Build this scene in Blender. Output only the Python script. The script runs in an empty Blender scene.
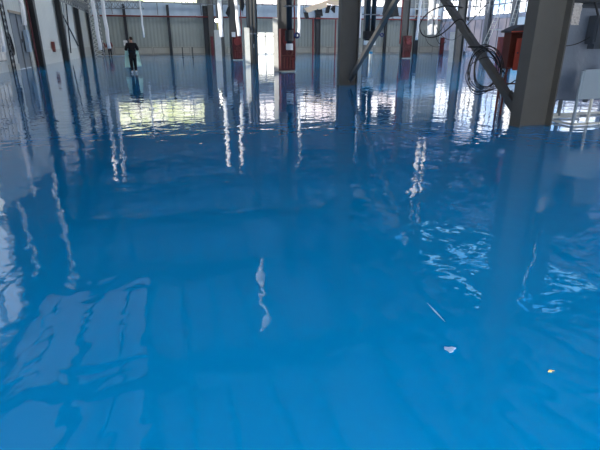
import bpy, bmesh, math, random
from mathutils import Vector, Matrix, noise
random.seed(4)
sc = bpy.context.scene
col = sc.collection
PI = math.pi

# ---------------------------------------------------------------- camera
F_PX, PITCH, YAW, H = 476.5, 0.3653, 0.2704, 1.49   # x = right of hall, y = along hall
cd = bpy.data.cameras.new('camera'); cam = bpy.data.objects.new('camera', cd); col.objects.link(cam)
cd.sensor_width = 36; cd.lens = 36 * F_PX / 600; cd.clip_end = 400; cd.clip_start = .05
cam.location = (0, 0, H); cam.rotation_euler = (PI/2 - PITCH, 0, -YAW)
sc.camera = cam

def at(px, py, u=None, v=None, z=None):
    """a point of the hall seen at a pixel, on the plane y=u, x=v or z"""
    a, b = px - 300, 225 - py
    X, Y, Z = a, F_PX*math.cos(PITCH) + b*math.sin(PITCH), -F_PX*math.sin(PITCH) + b*math.cos(PITCH)
    d = (X*math.cos(YAW) + Y*math.sin(YAW), -X*math.sin(YAW) + Y*math.cos(YAW), Z)
    t = u/d[1] if u is not None else v/d[0] if v is not None else (z-H)/d[2]
    return Vector((d[0]*t, d[1]*t, H + d[2]*t))

# ---------------------------------------------------------------- materials
def lin(c): return tuple(((x/255)/12.92 if x <= 10 else ((x/255+.055)/1.055)**2.4) for x in c)
def mat(name, rgb, rough=.5, metal=0., var=.15, scale=6., bump=0., emit=0., ecol=None, alpha=1., spec=.5):
    m = bpy.data.materials.new(name); m.use_nodes = True
    nt = m.node_tree; N = nt.nodes; L = nt.links; p = N['Principled BSDF']
    c = lin(rgb)
    tc = N.new('ShaderNodeTexCoord'); nz = N.new('ShaderNodeTexNoise')
    nz.inputs['Scale'].default_value = scale; nz.inputs['Detail'].default_value = 5
    L.new(tc.outputs['Object'], nz.inputs['Vector'])
    mx = N.new('ShaderNodeMix'); mx.data_type = 'RGBA'
    mx.inputs['A'].default_value = (*[x*(1-var) for x in c], 1)
    mx.inputs['B'].default_value = (*[min(1, x*(1+var)) for x in c], 1)
    L.new(nz.outputs['Fac'], mx.inputs['Factor']); L.new(mx.outputs['Result'], p.inputs['Base Color'])
    p.inputs['Roughness'].default_value = rough; p.inputs['Metallic'].default_value = metal
    p.inputs['Specular IOR Level'].default_value = spec
    p.inputs['Alpha'].default_value = alpha
    if bump:
        b = N.new('ShaderNodeBump'); b.inputs['Distance'].default_value = bump
        L.new(nz.outputs['Fac'], b.inputs['Height']); L.new(b.outputs['Normal'], p.inputs['Normal'])
    if emit:
        p.inputs['Emission Color'].default_value = (*lin(ecol or rgb), 1)
        p.inputs['Emission Strength'].default_value = emit
    return m

def siding(name, rgb, axis, period, depth=.03, var=.12, rough=.45):
    """ribbed metal cladding, ribs vertical; axis = coordinate running along the wall"""
    m = mat(name, rgb, rough, var=var, scale=.6)
    nt = m.node_tree; N = nt.nodes; L = nt.links
    tc = [n for n in N if n.type == 'TEX_COORD'][0]
    sp = N.new('ShaderNodeSeparateXYZ'); L.new(tc.outputs['Object'], sp.inputs[0])
    w = N.new('ShaderNodeMath'); w.operation = 'MULTIPLY'; w.inputs[1].default_value = 2*PI/period
    L.new(sp.outputs[axis], w.inputs[0])
    s = N.new('ShaderNodeMath'); s.operation = 'SINE'; L.new(w.outputs[0], s.inputs[0])
    b = N.new('ShaderNodeBump'); b.inputs['Distance'].default_value = depth; L.new(s.outputs[0], b.inputs['Height'])
    L.new(b.outputs['Normal'], N['Principled BSDF'].inputs['Normal'])
    return m

def pane_mat(name, rgb_a, rgb_b, strength, scale=.5, stretch=(1, 1, 1)):
    """daylight seen through a glazed or translucent pane, or glow of an added or stand-in light pane"""
    m = bpy.data.materials.new(name); m.use_nodes = True
    nt = m.node_tree; N = nt.nodes; L = nt.links; p = N['Principled BSDF']
    tc = N.new('ShaderNodeTexCoord'); mp = N.new('ShaderNodeMapping'); mp.inputs['Scale'].default_value = stretch
    nz = N.new('ShaderNodeTexNoise'); nz.inputs['Scale'].default_value = scale; nz.inputs['Detail'].default_value = 4
    L.new(tc.outputs['Object'], mp.inputs[0]); L.new(mp.outputs[0], nz.inputs['Vector'])
    r = N.new('ShaderNodeValToRGB'); r.color_ramp.elements[0].position = .38; r.color_ramp.elements[1].position = .6
    r.color_ramp.elements[0].color = (*lin(rgb_a), 1); r.color_ramp.elements[1].color = (*lin(rgb_b), 1)
    L.new(nz.outputs['Fac'], r.inputs[0])
    p.inputs['Base Color'].default_value = (.05, .05, .05, 1); p.inputs['Roughness'].default_value = .2
    L.new(r.outputs[0], p.inputs['Emission Color']); p.inputs['Emission Strength'].default_value = strength
    return m

def floor_mat():
    m = bpy.data.materials.new('blue_epoxy'); m.use_nodes = True
    nt = m.node_tree; N = nt.nodes; L = nt.links; p = N['Principled BSDF']
    tc = N.new('ShaderNodeTexCoord')
    def nz(scale, detail=2., dist=0., sx=1., sy=1.):
        mp = N.new('ShaderNodeMapping'); mp.inputs['Scale'].default_value = (sx, sy, 1)
        L.new(tc.outputs['Object'], mp.inputs[0])
        n = N.new('ShaderNodeTexNoise'); n.inputs['Scale'].default_value = scale
        n.inputs['Detail'].default_value = detail; n.inputs['Distortion'].default_value = dist
        L.new(mp.outputs[0], n.inputs['Vector']); return n
    base = N.new('ShaderNodeMix'); base.data_type = 'RGBA'
    base.inputs['A'].default_value = (0.0, .195, .46, 1); base.inputs['B'].default_value = (0.0, .23, .53, 1)
    L.new(nz(.7, 4).outputs['Fac'], base.inputs['Factor'])
    L.new(base.outputs['Result'], p.inputs['Base Color'])
    p.inputs['Roughness'].default_value = .004; p.inputs['IOR'].default_value = 1.52
    p.inputs['Specular IOR Level'].default_value = .5
    prev = None
    for n, d in ((nz(.45, 1.5, .3), .008), (nz(2.2, 2, .6), .0060), (nz(6, 1.5), .0012)):
        b = N.new('ShaderNodeBump'); b.inputs['Strength'].default_value = 1; b.inputs['Distance'].default_value = d
        L.new(n.outputs['Fac'], b.inputs['Height'])
        if prev: L.new(prev.outputs['Normal'], b.inputs['Normal'])
        prev = b
    L.new(prev.outputs['Normal'], p.inputs['Normal'])
    return m

M = {}
M['floor'] = floor_mat()
M['steel'] = mat('grey_painted_steel', (82, 81, 78), .42, var=.18, scale=3)
M['dark'] = mat('dark_painted_steel', (42, 46, 50), .5, var=.2)
M['galv'] = mat('galvanised_steel', (120, 125, 130), .4, metal=.3)
M['left'] = siding('left_wall_cladding', (212, 214, 208), 1, .5, .012)
M['wallshade'] = siding('shaded_wall_tone', (70, 76, 84), 1, .5, .01)  # dark tone stands in for shade on the left wall
M['far'] = siding('far_wall_cladding', (138, 144, 138), 0, .45, .016)
M['band'] = siding('pale_blue_cladding', (180, 196, 208), 0, 1.1, .02)
M['right'] = siding('right_wall_cladding', (190, 198, 215), 1, .5)
M['deck'] = siding('roof_deck', (190, 180, 200), 0, .3)
M['plinth'] = mat('concrete_plinth', (160, 158, 148), .8, scale=2)
M['plinth_frame'] = mat('plinth_frame', (120, 122, 118), .7)
M['gate'] = mat('grey_gate', (140, 146, 150), .5)
M['beigeframe'] = mat('beige_timber', (176, 160, 140), .7)
M['red'] = mat('red_paint', (92, 30, 31), .5, scale=4)
M['redpipe'] = mat('red_pipe_paint', (132, 50, 46), .5)
M['deepred'] = mat('deep_red_paint', (84, 24, 28), .5)
M['orange'] = mat('red_oxide_paint', (205, 84, 64), .5, scale=5, var=.1)
M['oxide'] = mat('dark_red_oxide', (118, 58, 46), .55)
M['roofgrey'] = mat('weathered_grey_sheet', (82, 82, 86), .6)
M['white'] = mat('white_plastic', (232, 232, 228), .4, var=.05)
M['film'] = mat('white_plastic_film', (246, 246, 244), .35, var=.04, scale=8, bump=.05)
M['cream'] = mat('weathered_white_paint', (200, 200, 192), .6, var=.15)
M['black'] = mat('black_rubber', (22, 22, 24), .45)
M['tarpblack'] = mat('black_tarpaulin', (24, 26, 30), .5, bump=.05)
M['beige'] = mat('beige_ply', (240, 212, 178), .7, var=.06)
M['blueh'] = mat('blue_handle', (30, 44, 96), .5)
M['bluelabel'] = mat('blue_label', (60, 160, 200), .5)
M['tarp'] = mat('grey_tarpaulin', (112, 122, 136), .38, var=.18, scale=3, bump=.03)
M['sunpatch'] = mat('sunlit_tarp_tone', (190, 186, 182), .18, var=.25, scale=26, bump=.02)  # paler tone standing in for sunlight on the tarpaulin
M['boxdark'] = mat('dark_grey_enclosure', (52, 60, 70), .45)
M['panelgrey'] = mat('pale_grey_panel', (142, 156, 166), .35, var=.06)
M['skin'] = mat('skin', (196, 150, 124), .6, var=.05)
M['hair'] = mat('dark_brown_hair', (52, 38, 30), .8)
M['blackcloth'] = mat('black_cloth', (16, 17, 20), .9)
M['shoe'] = mat('white_trainers', (225, 228, 232), .6, var=.03)
M['mint'] = mat('mint_plastic_sheet', (196, 232, 216), .35, var=.08, scale=5, bump=.03)
M['maroon'] = mat('maroon_cloth', (120, 62, 58), .9)
M['navy'] = mat('dark_trousers', (34, 38, 46), .9)
M['scrap'] = mat('clear_scrap', (150, 185, 215), .3, scale=60, var=.3)
M['yellow'] = mat('yellow_leaf', (206, 190, 120), .7)
M['lamp'] = mat('lit_floodlight', (255, 250, 235), .3, emit=14, ecol=(255, 250, 235))
M['winA'] = pane_mat('daylight_garden', (205, 215, 150), (255, 252, 236), 2.6, .45)
M['winB'] = pane_mat('daylight_white', (236, 222, 222), (255, 252, 252), 3.0, .4)
M['winC'] = pane_mat('daylight_sky', (150, 190, 240), (255, 255, 255), 2.9, .25)
M['dim'] = pane_mat('translucent_lavender', (150, 165, 205), (215, 212, 235), .45, .35)
M['dimleft'] = pane_mat('left_high_glazing', (90, 105, 140), (235, 235, 245), .5, .5)
M['cyan'] = pane_mat('translucent_cyan', (90, 180, 235), (190, 215, 245), .8, .3)
M['door'] = pane_mat('open_daylight', (255, 250, 235), (255, 255, 250), 2.4)
M['left_open'] = pane_mat('left_daylight', (225, 230, 245), (255, 255, 255), 2.0)
M['front'] = pane_mat('front_fill_light', (225, 235, 250), (255, 255, 255), 16.0)  # unseen glow behind the camera, added to light the near floor
M['sky'] = pane_mat('skylight_pane', (60, 150, 230), (150, 215, 255), 2.6, .35, (1, .35, 1))
M['fronthigh'] = pane_mat('front_high_fill_light', (225, 235, 250), (255, 255, 255), 1.2)  # weaker unseen glow, added as fill from behind
M['deckglow'] = pane_mat('deck_glow_pane', (110, 110, 160), (215, 200, 225), .38, .22, (1.5, .3, 1))  # glow stands in for light on the pale roof deck
M['side'] = pane_mat('side_fill_light', (225, 235, 250), (255, 255, 255), 6.0)  # unseen glow on the right wall, added to light the hanging tubes
M['strip'] = pane_mat('fill_light_strip', (235, 240, 250), (255, 255, 255), 5.8)  # glow strips added to brighten the hall, kept out of view
M['back_fill'] = pane_mat('fill_light_back_pane', (225, 238, 255), (255, 255, 255), 1.0)  # unseen pane added to brighten the floor near the camera

# ---------------------------------------------------------------- mesh builder
class MB:
    def __init__(s): s.b = bmesh.new(); s.mats = []
    def _fin(s, vs, mtx):
        for v in vs: v.co = mtx @ v.co
    def box(s, c, d, rot=None, bev=0):
        r = bmesh.ops.create_cube(s.b, size=1)
        m = Matrix.Translation(c) @ (rot.to_4x4() if rot else Matrix()) @ Matrix.Diagonal((*d, 1))
        s._fin(r['verts'], m)
        if bev:
            es = {e for v in r['verts'] for e in v.link_edges}
            bmesh.ops.bevel(s.b, geom=list(es), offset=bev, segments=2, affect='EDGES')
        return s
    def span(s, a, b): # box by corners
        a, b = Vector(a), Vector(b)
        return s.box((a+b)/2, [abs(x) for x in (b-a)])
    def bar(s, p, q, w, h=None, roll=0):
        p, q = Vector(p), Vector(q); d = q-p
        z = d.normalized(); up = Vector((0, 0, 1)) if abs(z.z) < .95 else Vector((0, 1, 0))
        x = z.cross(up).normalized(); y = z.cross(x)
        R = Matrix((x, y, z)).transposed()
        return s.box((p+q)/2, (w, h or w, d.length), R @ Matrix.Rotation(roll, 3, 'Z'))
    def cyl(s, p, q, r, r2=None, n=14):
        p, q = Vector(p), Vector(q); d = q-p
        o = bmesh.ops.create_cone(s.b, cap_ends=True, segments=n, radius1=r, radius2=r if r2 is None else r2, depth=d.length)
        m = Matrix.Translation((p+q)/2) @ d.to_track_quat('Z', 'Y').to_matrix().to_4x4()
        s._fin(o['verts'], m); return s
    def tube(s, pts, r, n=8, closed=False):
        pts = [Vector(p) for p in pts]; rings = []; N = len(pts)
        prev = None
        for i, p in enumerate(pts):
            if closed: t = (pts[(i+1) % N]-pts[i-1]).normalized()
            else: t = (pts[min(i+1, N-1)]-pts[max(i-1, 0)]).normalized()
            x = (prev - t*prev.dot(t)) if prev is not None else t.orthogonal()
            x.normalize(); prev = x; y = t.cross(x)
            rr = r(i/(N-1)) if callable(r) else r
            rings.append([s.b.verts.new(p + (x*math.cos(2*PI*k/n)+y*math.sin(2*PI*k/n))*rr) for k in range(n)])
        for i in range(N if closed else N-1):
            A, B = rings[i], rings[(i+1) % N]
            for k in range(n): s.b.faces.new((A[k], A[(k+1) % n], B[(k+1) % n], B[k]))
        if not closed:
            s.b.faces.new(rings[0][::-1]); s.b.faces.new(rings[-1])
        return s
    def prism(s, pts, off): # pts polygon in 3D, extruded by vector
        off = Vector(off); a = [s.b.verts.new(Vector(p)) for p in pts]; b = [s.b.verts.new(Vector(p)+off) for p in pts]
        s.b.faces.new(a); s.b.faces.new(b[::-1]); n = len(pts)
        for i in range(n): s.b.faces.new((a[i], b[i], b[(i+1) % n], a[(i+1) % n]))
        return s
    def torus(s, c, R, r, axis='Y', n=24, squash=1.):
        pts = []
        for k in range(n):
            a = 2*PI*k/n; p, q = R*math.cos(a), R*math.sin(a)*squash
            pts.append(Vector(c)+Vector({'Y': (p, 0, q), 'Z': (p, q, 0), 'X': (0, p, q)}[axis]))
        return s.tube(pts, r, 8, True)
    def grid(s, fn, nu, nv, thick):
        """sheet with thickness: fn(a,b)->(pos, normal)"""
        g = [[[None]*(nv+1) for _ in range(nu+1)] for _ in range(2)]
        for i in range(nu+1):
            for j in range(nv+1):
                p, nrm = fn(i/nu, j/nv); p = Vector(p); nrm = Vector(nrm)
                g[0][i][j] = s.b.verts.new(p); g[1][i][j] = s.b.verts.new(p-nrm*thick)
        for i in range(nu):
            for j in range(nv):
                s.b.faces.new((g[0][i][j], g[0][i+1][j], g[0][i+1][j+1], g[0][i][j+1]))
                s.b.faces.new((g[1][i][j], g[1][i][j+1], g[1][i+1][j+1], g[1][i+1][j]))
        for i in range(nu):
            for j in (0, nv):
                f = (g[0][i][j], g[0][i+1][j], g[1][i+1][j], g[1][i][j]); s.b.faces.new(f if j else f[::-1])
        for j in range(nv):
            for i in (0, nu):
                f = (g[0][i][j], g[0][i][j+1], g[1][i][j+1], g[1][i][j]); s.b.faces.new(f[::-1] if i else f)
        return s
    def build(s, name, m, parent=None, smooth=False, loc=None):
        bmesh.ops.recalc_face_normals(s.b, faces=s.b.faces)
        me = bpy.data.meshes.new(name); s.b.to_mesh(me); s.b.free()
        if smooth:
            for f in me.polygons: f.use_smooth = True
        me.materials.append(M[m])
        o = bpy.data.objects.new(name, me); col.objects.link(o)
        if parent: o.parent = parent
        if loc: o.location = loc
        return o

def tag(o, label=None, cat=None, group=None, kind=None):
    for k, v in (('label', label), ('category', cat), ('group', group), ('kind', kind)):
        if v: o[k] = v
    return o
def empty(name, loc, rz=0, label=None, cat=None, group=None):
    o = bpy.data.objects.new(name, None); col.objects.link(o); o.location = loc; o.rotation_euler = (0, 0, rz)
    o.empty_display_size = .3
    return tag(o, label, cat, group)
def dup(o, parent=None):
    kids = list(o.children); c = o.copy(); col.objects.link(c)
    if parent: c.parent = parent
    for k in kids: dup(k, c)
    return c
def struct(name, mb, m, **kw): return tag(mb.build(name, m, **kw), kind='structure')

# ---------------------------------------------------------------- the setting
XL, XR, YF, YB, ZC = -8.1, 41.0, -3.6, 69.0, 12.2
struct('floor', MB().span((XL, YF, -.2), (XR, YB, 0)), 'floor')
# ceiling split around the right bay skylight and an added pane behind the camera
HX0, HX1, HY0, HY1 = 16.2, 23.6, 19.0, 31.0
SX0, SX1, SY0, SY1 = -6, 22, -2.5, 1.0
c = MB()
c.span((XL, YF, ZC), (XR, SY0, ZC+.2)).span((XL, SY0, ZC), (SX0, SY1, ZC+.2)).span((SX1, SY0, ZC), (XR, SY1, ZC+.2))
c.span((XL, SY1, ZC), (XR, HY0, ZC+.2)).span((XL, HY0, ZC), (HX0, HY1, ZC+.2)).span((HX1, HY0, ZC), (XR, HY1, ZC+.2)).span((XL, HY1, ZC), (XR, YB, ZC+.2))
fill_strips = [(37.7, 40.6), (47.6, 50.8), (57.5, 61.3)]  # added light strips, tucked out of sight behind roof beams
c = MB()
c.span((XL, YF, ZC), (XR, SY0, ZC+.2)).span((XL, SY0, ZC), (SX0, SY1, ZC+.2)).span((SX1, SY0, ZC), (XR, SY1, ZC+.2))
c.span((XL, SY1, ZC), (XR, HY0, ZC+.2)).span((XL, HY0, ZC), (HX0, HY1, ZC+.2)).span((HX1, HY0, ZC), (XR, HY1, ZC+.2))
y = HY1
for a, b in fill_strips:
    c.span((XL, y, ZC), (XR, a, ZC+.2)).span((XL, a, ZC), (XL+1, b, ZC+.2)).span((XR-1, a, ZC), (XR, b, ZC+.2)); y = b
c.span((XL, y, ZC), (XR, YB, ZC+.2))
struct('ceiling', c, 'deck')

wn = [0]
def window(a, b, m, axis, nx, nz, fr=.09, fm='galv', wide=None):  # also builds the added fill panes, the deck glow and the added sun openings
    """framed glazing filling the opening between corners a and b; axis: 0 runs along x, 1 along y, 2 in the roof"""
    wn[0] += 1
    a, b = Vector(a), Vector(b)
    w = struct('window_%d' % wn[0], MB().span(a, b), m) if m else None
    f = MB(); t = .12
    if axis == 0:
        lo, hi = (a.x, a.z), (b.x, b.z); P = lambda u, v, s: (u, (a.y+b.y)/2+s, v)
    elif axis == 1:
        lo, hi = (a.y, a.z), (b.y, b.z); P = lambda u, v, s: ((a.x+b.x)/2+s, u, v)
    else:
        lo, hi = (a.x, a.y), (b.x, b.y); P = lambda u, v, s: (u, v, (a.z+b.z)/2+s)
    for i in range(nx+1):
        u = lo[0]+(hi[0]-lo[0])*i/nx; f.span(P(u-fr/2, lo[1], -t), P(u+fr/2, hi[1], t))
    for j in range(nz+1):
        v = lo[1]+(hi[1]-lo[1])*j/nz; f.span(P(lo[0], v-fr/2, -t*.9), P(hi[0], v+fr/2, t*.9))
    if w: f.build('window_frame', fm, w)
    else: struct('window_%d' % wn[0], f, fm)

# far wall (wall_back): plinth, ribbed cladding, blue band, glazing row
T = .3
DX0, DX1, DZ = 12.75, 15.7, 2.87      # open doorway
wb = MB()
wb.span((XL, YB, 0), (DX0, YB+T, 4.7)).span((DX1, YB, 0), (XR, YB+T, 4.7)).span((DX0, YB, DZ), (DX1, YB+T, 4.7))
W0, W1 = 6.3, 8.85
far_w = [(-6.1, 5.3, 'winA'), (11.5, 16.5, 'winB'), (18.8, 25.2, 'winB'), (27.0, 34.6, 'winB')]
struct('wall_back', wb, 'far')
up = MB()
up.span((XL, YB, 8.85), (XR, YB+T, ZC))
x = XL
for a, b, _ in far_w:
    up.span((x, YB, W0), (a, YB+T, W1)); x = b
up.span((x, YB, W0), (XR, YB+T, W1))
struct('trim_1', up, 'far')
struct('trim_2', MB().span((XL, YB-.04, 4.7), (XR, YB+T, W0)), 'band')
for a, b, m in far_w: window((a, YB+.1, W0), (b, YB+.2, W1), m, 0, max(2, round((b-a)/1.4)), 3)
pl = MB().span((XL, YB-.12, 0), (DX0, YB, 1.0)).span((DX1, YB-.12, 0), (XR, YB, 1.0))
struct('baseboard_back', pl, 'plinth')
pf = MB()
x = XL+.2
while x < XR-2.4:
    if not (DX0-2.4 < x < DX1+.1):
        for zz in (.12, .92): pf.span((x, YB-.17, zz-.03), (x+2.2, YB-.121, zz+.03))
        for xx in (x, x+2.2): pf.span((xx-.03, YB-.17, .12), (xx+.03, YB-.121, .92))
    x += 2.4
struct('trim_3', pf, 'plinth_frame')
# daylit doorway
d = struct('door_1', MB().span((DX0+.1, YB+.16, 0.02), (DX1-.1, YB+.24, DZ-.1)), 'door')
df = MB()
for xx in (DX0+.06, (DX0+DX1)/2, DX1-.06): df.span((xx-.06, YB-.02, 0), (xx+.06, YB+.14, DZ))
for zz in (DZ-.06, 2.3, .08): df.span((DX0, YB-.02, zz-.05), (DX1, YB+.12, zz+.05))
df.build('door_frame', 'cream', d)

# left wall
GY0, GY1, GZ = 33.1, 36.3, 3.12
OY0, OY1, OZ0, OZ1 = 26.5, 30.9, .55, 3.6
UZ, PY0, PY1, PZ1 = 6.6, 15.0, 25.3, 11.6  # P: unseen opening added so sun reaches the hanging tubes
QY0, QY1 = .4, 4.7  # Q: second unseen slot, cut for sun on the nearer tubes
def lspan(m, x0, x1, y0, y1, z0, z1): return m.span((x0, y0, z0), (x1, y1, z1))
ul = MB()
for y0_, y1_, z0_, z1_ in ((YF, QY0, UZ, ZC-.15), (QY0, QY1, PZ1, ZC-.15), (QY1, PY0, UZ, ZC-.15), (PY0, PY1, PZ1, ZC-.15), (PY1, 41, UZ, ZC-.15), (YF, 22, 0, UZ), (41, YB-.5, 9.0, ZC-.15)):
    lspan(ul, XL, XL+.05, y0_, y1_, z0_, z1_)
struct('wall_left_shade', ul, 'wallshade')  # thin dark sheets painting shade over the upper and near wall
wl = MB()
for y0_, y1_, z0_, z1_ in ((YF, QY0, 0, ZC), (QY0, QY1, 0, UZ), (QY0, QY1, PZ1, ZC), (QY1, PY0, 0, ZC), (PY0, 23.6, 0, UZ), (PY0, PY1, PZ1, ZC), (23.6, PY1, 0, 2.4), (PY1, OY0, 0, ZC), (OY0, OY1, 0, OZ0), (OY0, OY1, OZ1, ZC),
                           (OY1, GY0, 0, ZC), (GY0, GY1, GZ, ZC), (GY1, 41, 0, ZC), (41, YB+T, 0, 7.2), (41, YB+T, 8.6, ZC)):
    lspan(wl, XL-T, XL, y0_, y1_, z0_, z1_)
struct('wall_left', wl, 'left')
window((XL-.2, 41, 7.2), (XL-.1, YB, 8.6), 'dimleft', 1, 14, 2)
window((XL-.2, OY0, OZ0), (XL-.1, OY1, OZ1), None, 1, 6, 3)
window((XL-.2, PY0, UZ), (XL-.1, PY1, PZ1), None, 1, 4, 2, .14)  # bars of the added sun opening, out of frame
window((XL-.2, QY0, UZ), (XL-.1, QY1, PZ1), None, 1, 2, 2, .1)  # bars of the added near sun slot, also unseen
g = struct('door_2', MB().span((XL-.16, GY0, 0), (XL-.06, GY1, GZ)), 'gate')
MB().span((XL-.1, GY0-.15, GZ-.02), (XL+.08, GY1+.15, GZ+.12)).build('door_lintel', 'beigeframe', g)
h_ = MB()
for yy in (GY0+.05, GY1-.05, (GY0+GY1)/2): h_.span((XL-.05, yy-.04, 0), (XL+.02, yy+.04, GZ))
h_.build('door_frame', 'galv', g)
MB().span((XL-.05, GY0+1.72, 1.5), (XL+.03, GY0+1.9, 1.7)).build('door_handle', 'dark', g)
struct('baseboard_left', MB().span((XL, GY1+.1, 0), (XL+.07, YB-.1, 1.0)).span((XL, OY1, 0), (XL+.07, GY0-.1, .35)), 'cream')

# right wall: translucent lower sheeting, glazing above
wr = MB()
wr.span((XR, YF, 0), (XR+T, YB+T, .4)).span((XR, YF, 4.35), (XR+T, YB+T, 4.75)).span((XR, YF, 9.6), (XR+T, YB+T, ZC))
y = YF
for yy in [YF, 28, 38, 47.4, 52.3, 57.2, 62.1, YB]:
    wr.span((XR, yy-.25, 0), (XR+T, yy+.25, 9.6))
wr.span((XR, YF, .4), (XR+T, 0, 9.6))
window((XR+.1, 0, .4), (XR+.2, 27.75, 9.6), 'side', 1, 12, 4, .12)  # added out of frame to light the mid hall from the side
struct('wall_right', wr, 'right')
ys = [28.25, 37.75, 38.25, 47.15, 47.65, 52.05, 52.55, 56.95, 57.45, 61.85, 62.35, 68.75]
for i in range(0, 12, 2):
    window((XR+.1, ys[i], .4), (XR+.2, ys[i+1], 4.35), 'cyan' if i in (4,) else 'dim', 1, 3, 1, .05, 'galv')
    window((XR+.1, ys[i], 4.75), (XR+.2, ys[i+1], 9.6), 'winC', 1, 4, 4, .12)

# wall behind the camera, its glazing added unseen to brighten the near floor
GX0, GX1, GZ1 = -4.0, 5.0, 3.4
wf = MB().span((XL, YF-T, 0), (GX0, YF, ZC)).span((GX1, YF-T, 0), (XR, YF, 5.5)).span((GX0, YF-T, GZ1), (GX1, YF, ZC))
wf.span((GX1, YF-T, 9.5), (XR, YF, ZC)).span((GX0, YF-T, 0), (GX1, YF, .12))
struct('wall_front', wf, 'far')
window((GX0, YF-.2, .12), (GX1, YF-.1, GZ1), 'front', 0, 8, 3)  # added unseen glow pane behind the camera, lights the near floor
window((GX1, YF-.2, 5.5), (XR, YF-.1, 9.5), 'fronthigh', 0, 16, 3)  # added unseen high pane, weaker fill from behind
RZ0, RZ1 = 8.3, 34.0
window((XL+.3, RZ0, ZC-.1), (-1.9, 27.4, ZC-.04), 'deckglow', 2, 1, 1, .1, 'dark')  # dim glow painted in as the lit deck of the left bay
for a, b in fill_strips: window((XL+1, a, ZC+.02), (XR-1, b, ZC+.1), 'strip', 2, 16, 1)  # added fill light for the far half, hidden by the beams
window((SX0, SY0, ZC+.02), (SX1, SY1, ZC+.1), 'back_fill', 2, 8, 2)  # added fill light above and behind the camera
window((-1.0, 17.85, ZC-.1), (15.8, 19.0, ZC-.04), 'strip', 2, 10, 1)  # added glow strip, lights the nearer hanging tubes
window((-1.0, 27.75, ZC-.1), (15.8, 29.4, ZC-.04), 'strip', 2, 10, 1)  # another added glow strip, brightens the middle of the hall
window((HX0, HY0, ZC+.02), (HX1, HY1, ZC+.1), 'sky', 2, 4, 6, .16, 'dark')

# ---------------------------------------------------------------- columns
U0, DU = 7.74, 9.91
XM, XRR = 6.74, 24.14
HC = 11.2
def make_column(w=.72, dpt=.30, h=HC, m='steel'):
    r = empty('steel_column', (0, 0, 0))
    MB().span((-w/2+.03, -.012, 0), (w/2-.03, .012, h)).build('web', m, r)
    for s in (-1, 1):
        MB().span((s*(w/2)-.016-s*.016, -dpt/2, 0), (s*(w/2)+.016-s*.016, dpt/2, h)).build('flange', m, r)
    return r
protoM = make_column()
mlab = ['nearest and largest grey steel H column, right of centre beside the red cabinet',
        'grey steel H column with a diagonal brace at its foot, right of the picture centre',
        'grey steel column behind the red pump cover and the black downpipe',
        'grey steel column just left of the bright open doorway',
        'grey steel column rising behind the smaller red pump cover, left of the doorway',
        'narrow far grey steel column behind the hanging white tube pair, near the floodlight']
first = True
for k in range(6):
    o = protoM if first else dup(protoM); first = False
    o.location = (XM, U0+k*DU, 0); tag(o, mlab[k], 'column', 'middle row columns')
o = dup(protoM); o.location = (XM, U0+6*DU-.4, 0); tag(o, 'farthest grey column of the middle row against the far wall', 'column', 'middle row columns')
rlab = {3: 'grey column of the right row behind the large hanging cable loop, white board leaning on it',
        4: 'grey column of the right row standing in the small red cover right of the picture centre',
        5: 'grey column behind the pair of dark downpipes, right row'}
for k in (3, 4, 5):
    o = dup(protoM); o.location = (XRR, U0+k*DU, 0); tag(o, rlab[k], 'column', 'right row columns')
protoW = make_column(.42, .62, HC, 'dark')
wlab = ['dark column on the left wall with a red pipe running down it, nearest of the left wall columns',
        'dark column on the left wall, second after the one with the red pipe',
        'dark column on the left wall, third from the left, right of the crossed brace',
        'dark column on the left wall closest to the far corner']
first = True
for i, u in enumerate((37.47, 47.4, 57.3, 66.6)):
    o = protoW if first else dup(protoW); first = False
    o.location = (XL+.32, u, 0); tag(o, wlab[i], 'column', 'left wall columns')
# posts on the far wall
protoP = make_column(.34, .3, 6.0, 'dark')
flab = ['dark far wall post behind the man in black', 'thin dark far wall post left of the low floor posts', 'dark far wall post left of the floodlight',
        'dark far wall post with a red pipe beside it, under the beige boards', 'thin dark far wall post right of the diagonal brace',
        'dark far wall post beside the short white tube, right of the small red cover', 'dark far wall post inside the big hanging cable loop, red box at its foot']
first = True
for i, px in enumerate((129, 171.5, 208, 317.5, 384, 414.5, 444)):
    o = protoP if first else dup(protoP); first = False
    p = at(px, 54.4, u=YB-.35)
    o.location = (p.x, YB-.36, 0); o.scale = ((1.0, 1, 1) if i in (0, 1, 4) else (2.0, 1, 1)); tag(o, flab[i], 'post', 'far wall posts')
protoR = make_column(.5, .75, HC, 'galv')
for i, (u, l) in enumerate(((57.2, 'bluish grey column on the right wall with a white ladder beside it'), (52.3, 'bluish grey right wall column just above the red cabinet roof'))):
    o = protoR if i == 0 else dup(protoR); o.location = (XR-.3, u, 0); tag(o, l, 'column', 'right wall columns')

# roof steel, seen mirrored in the floor
def ibeam(length, dpt, w, along):
    m = MB(); s = length/2
    if along == 'x':
        m.span((-s, -.015, 0), (s, .015, dpt)).span((-s, -w/2, 0), (s, w/2, .03)).span((-s, -w/2, dpt-.03), (s, w/2, dpt))
    else:
        m.span((-.015, -s, 0), (.015, s, dpt)).span((-w/2, -s, 0), (w/2, s, .03)).span((-w/2, -s, dpt-.03), (w/2, s, dpt))
    return m
b0 = tag(ibeam(XR-XL, .95, .3, 'x').build('roof_beam', 'dark'), 'dark steel roof beam across the hall, seen only mirrored in the blue floor', 'beam', 'roof beams across the hall')
b0.location = ((XL+XR)/2, U0, 11.2)
for k in (1, 2, 3, 4, 5):
    o = b0.copy(); col.objects.link(o); o.location.y = U0+k*DU
p0 = tag(ibeam(66, .2, .16, 'y').build('roof_purlin', 'dark'), 'thin dark roof purlin running down the hall, seen only mirrored in the blue floor', 'purlin', 'roof purlins')
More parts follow.
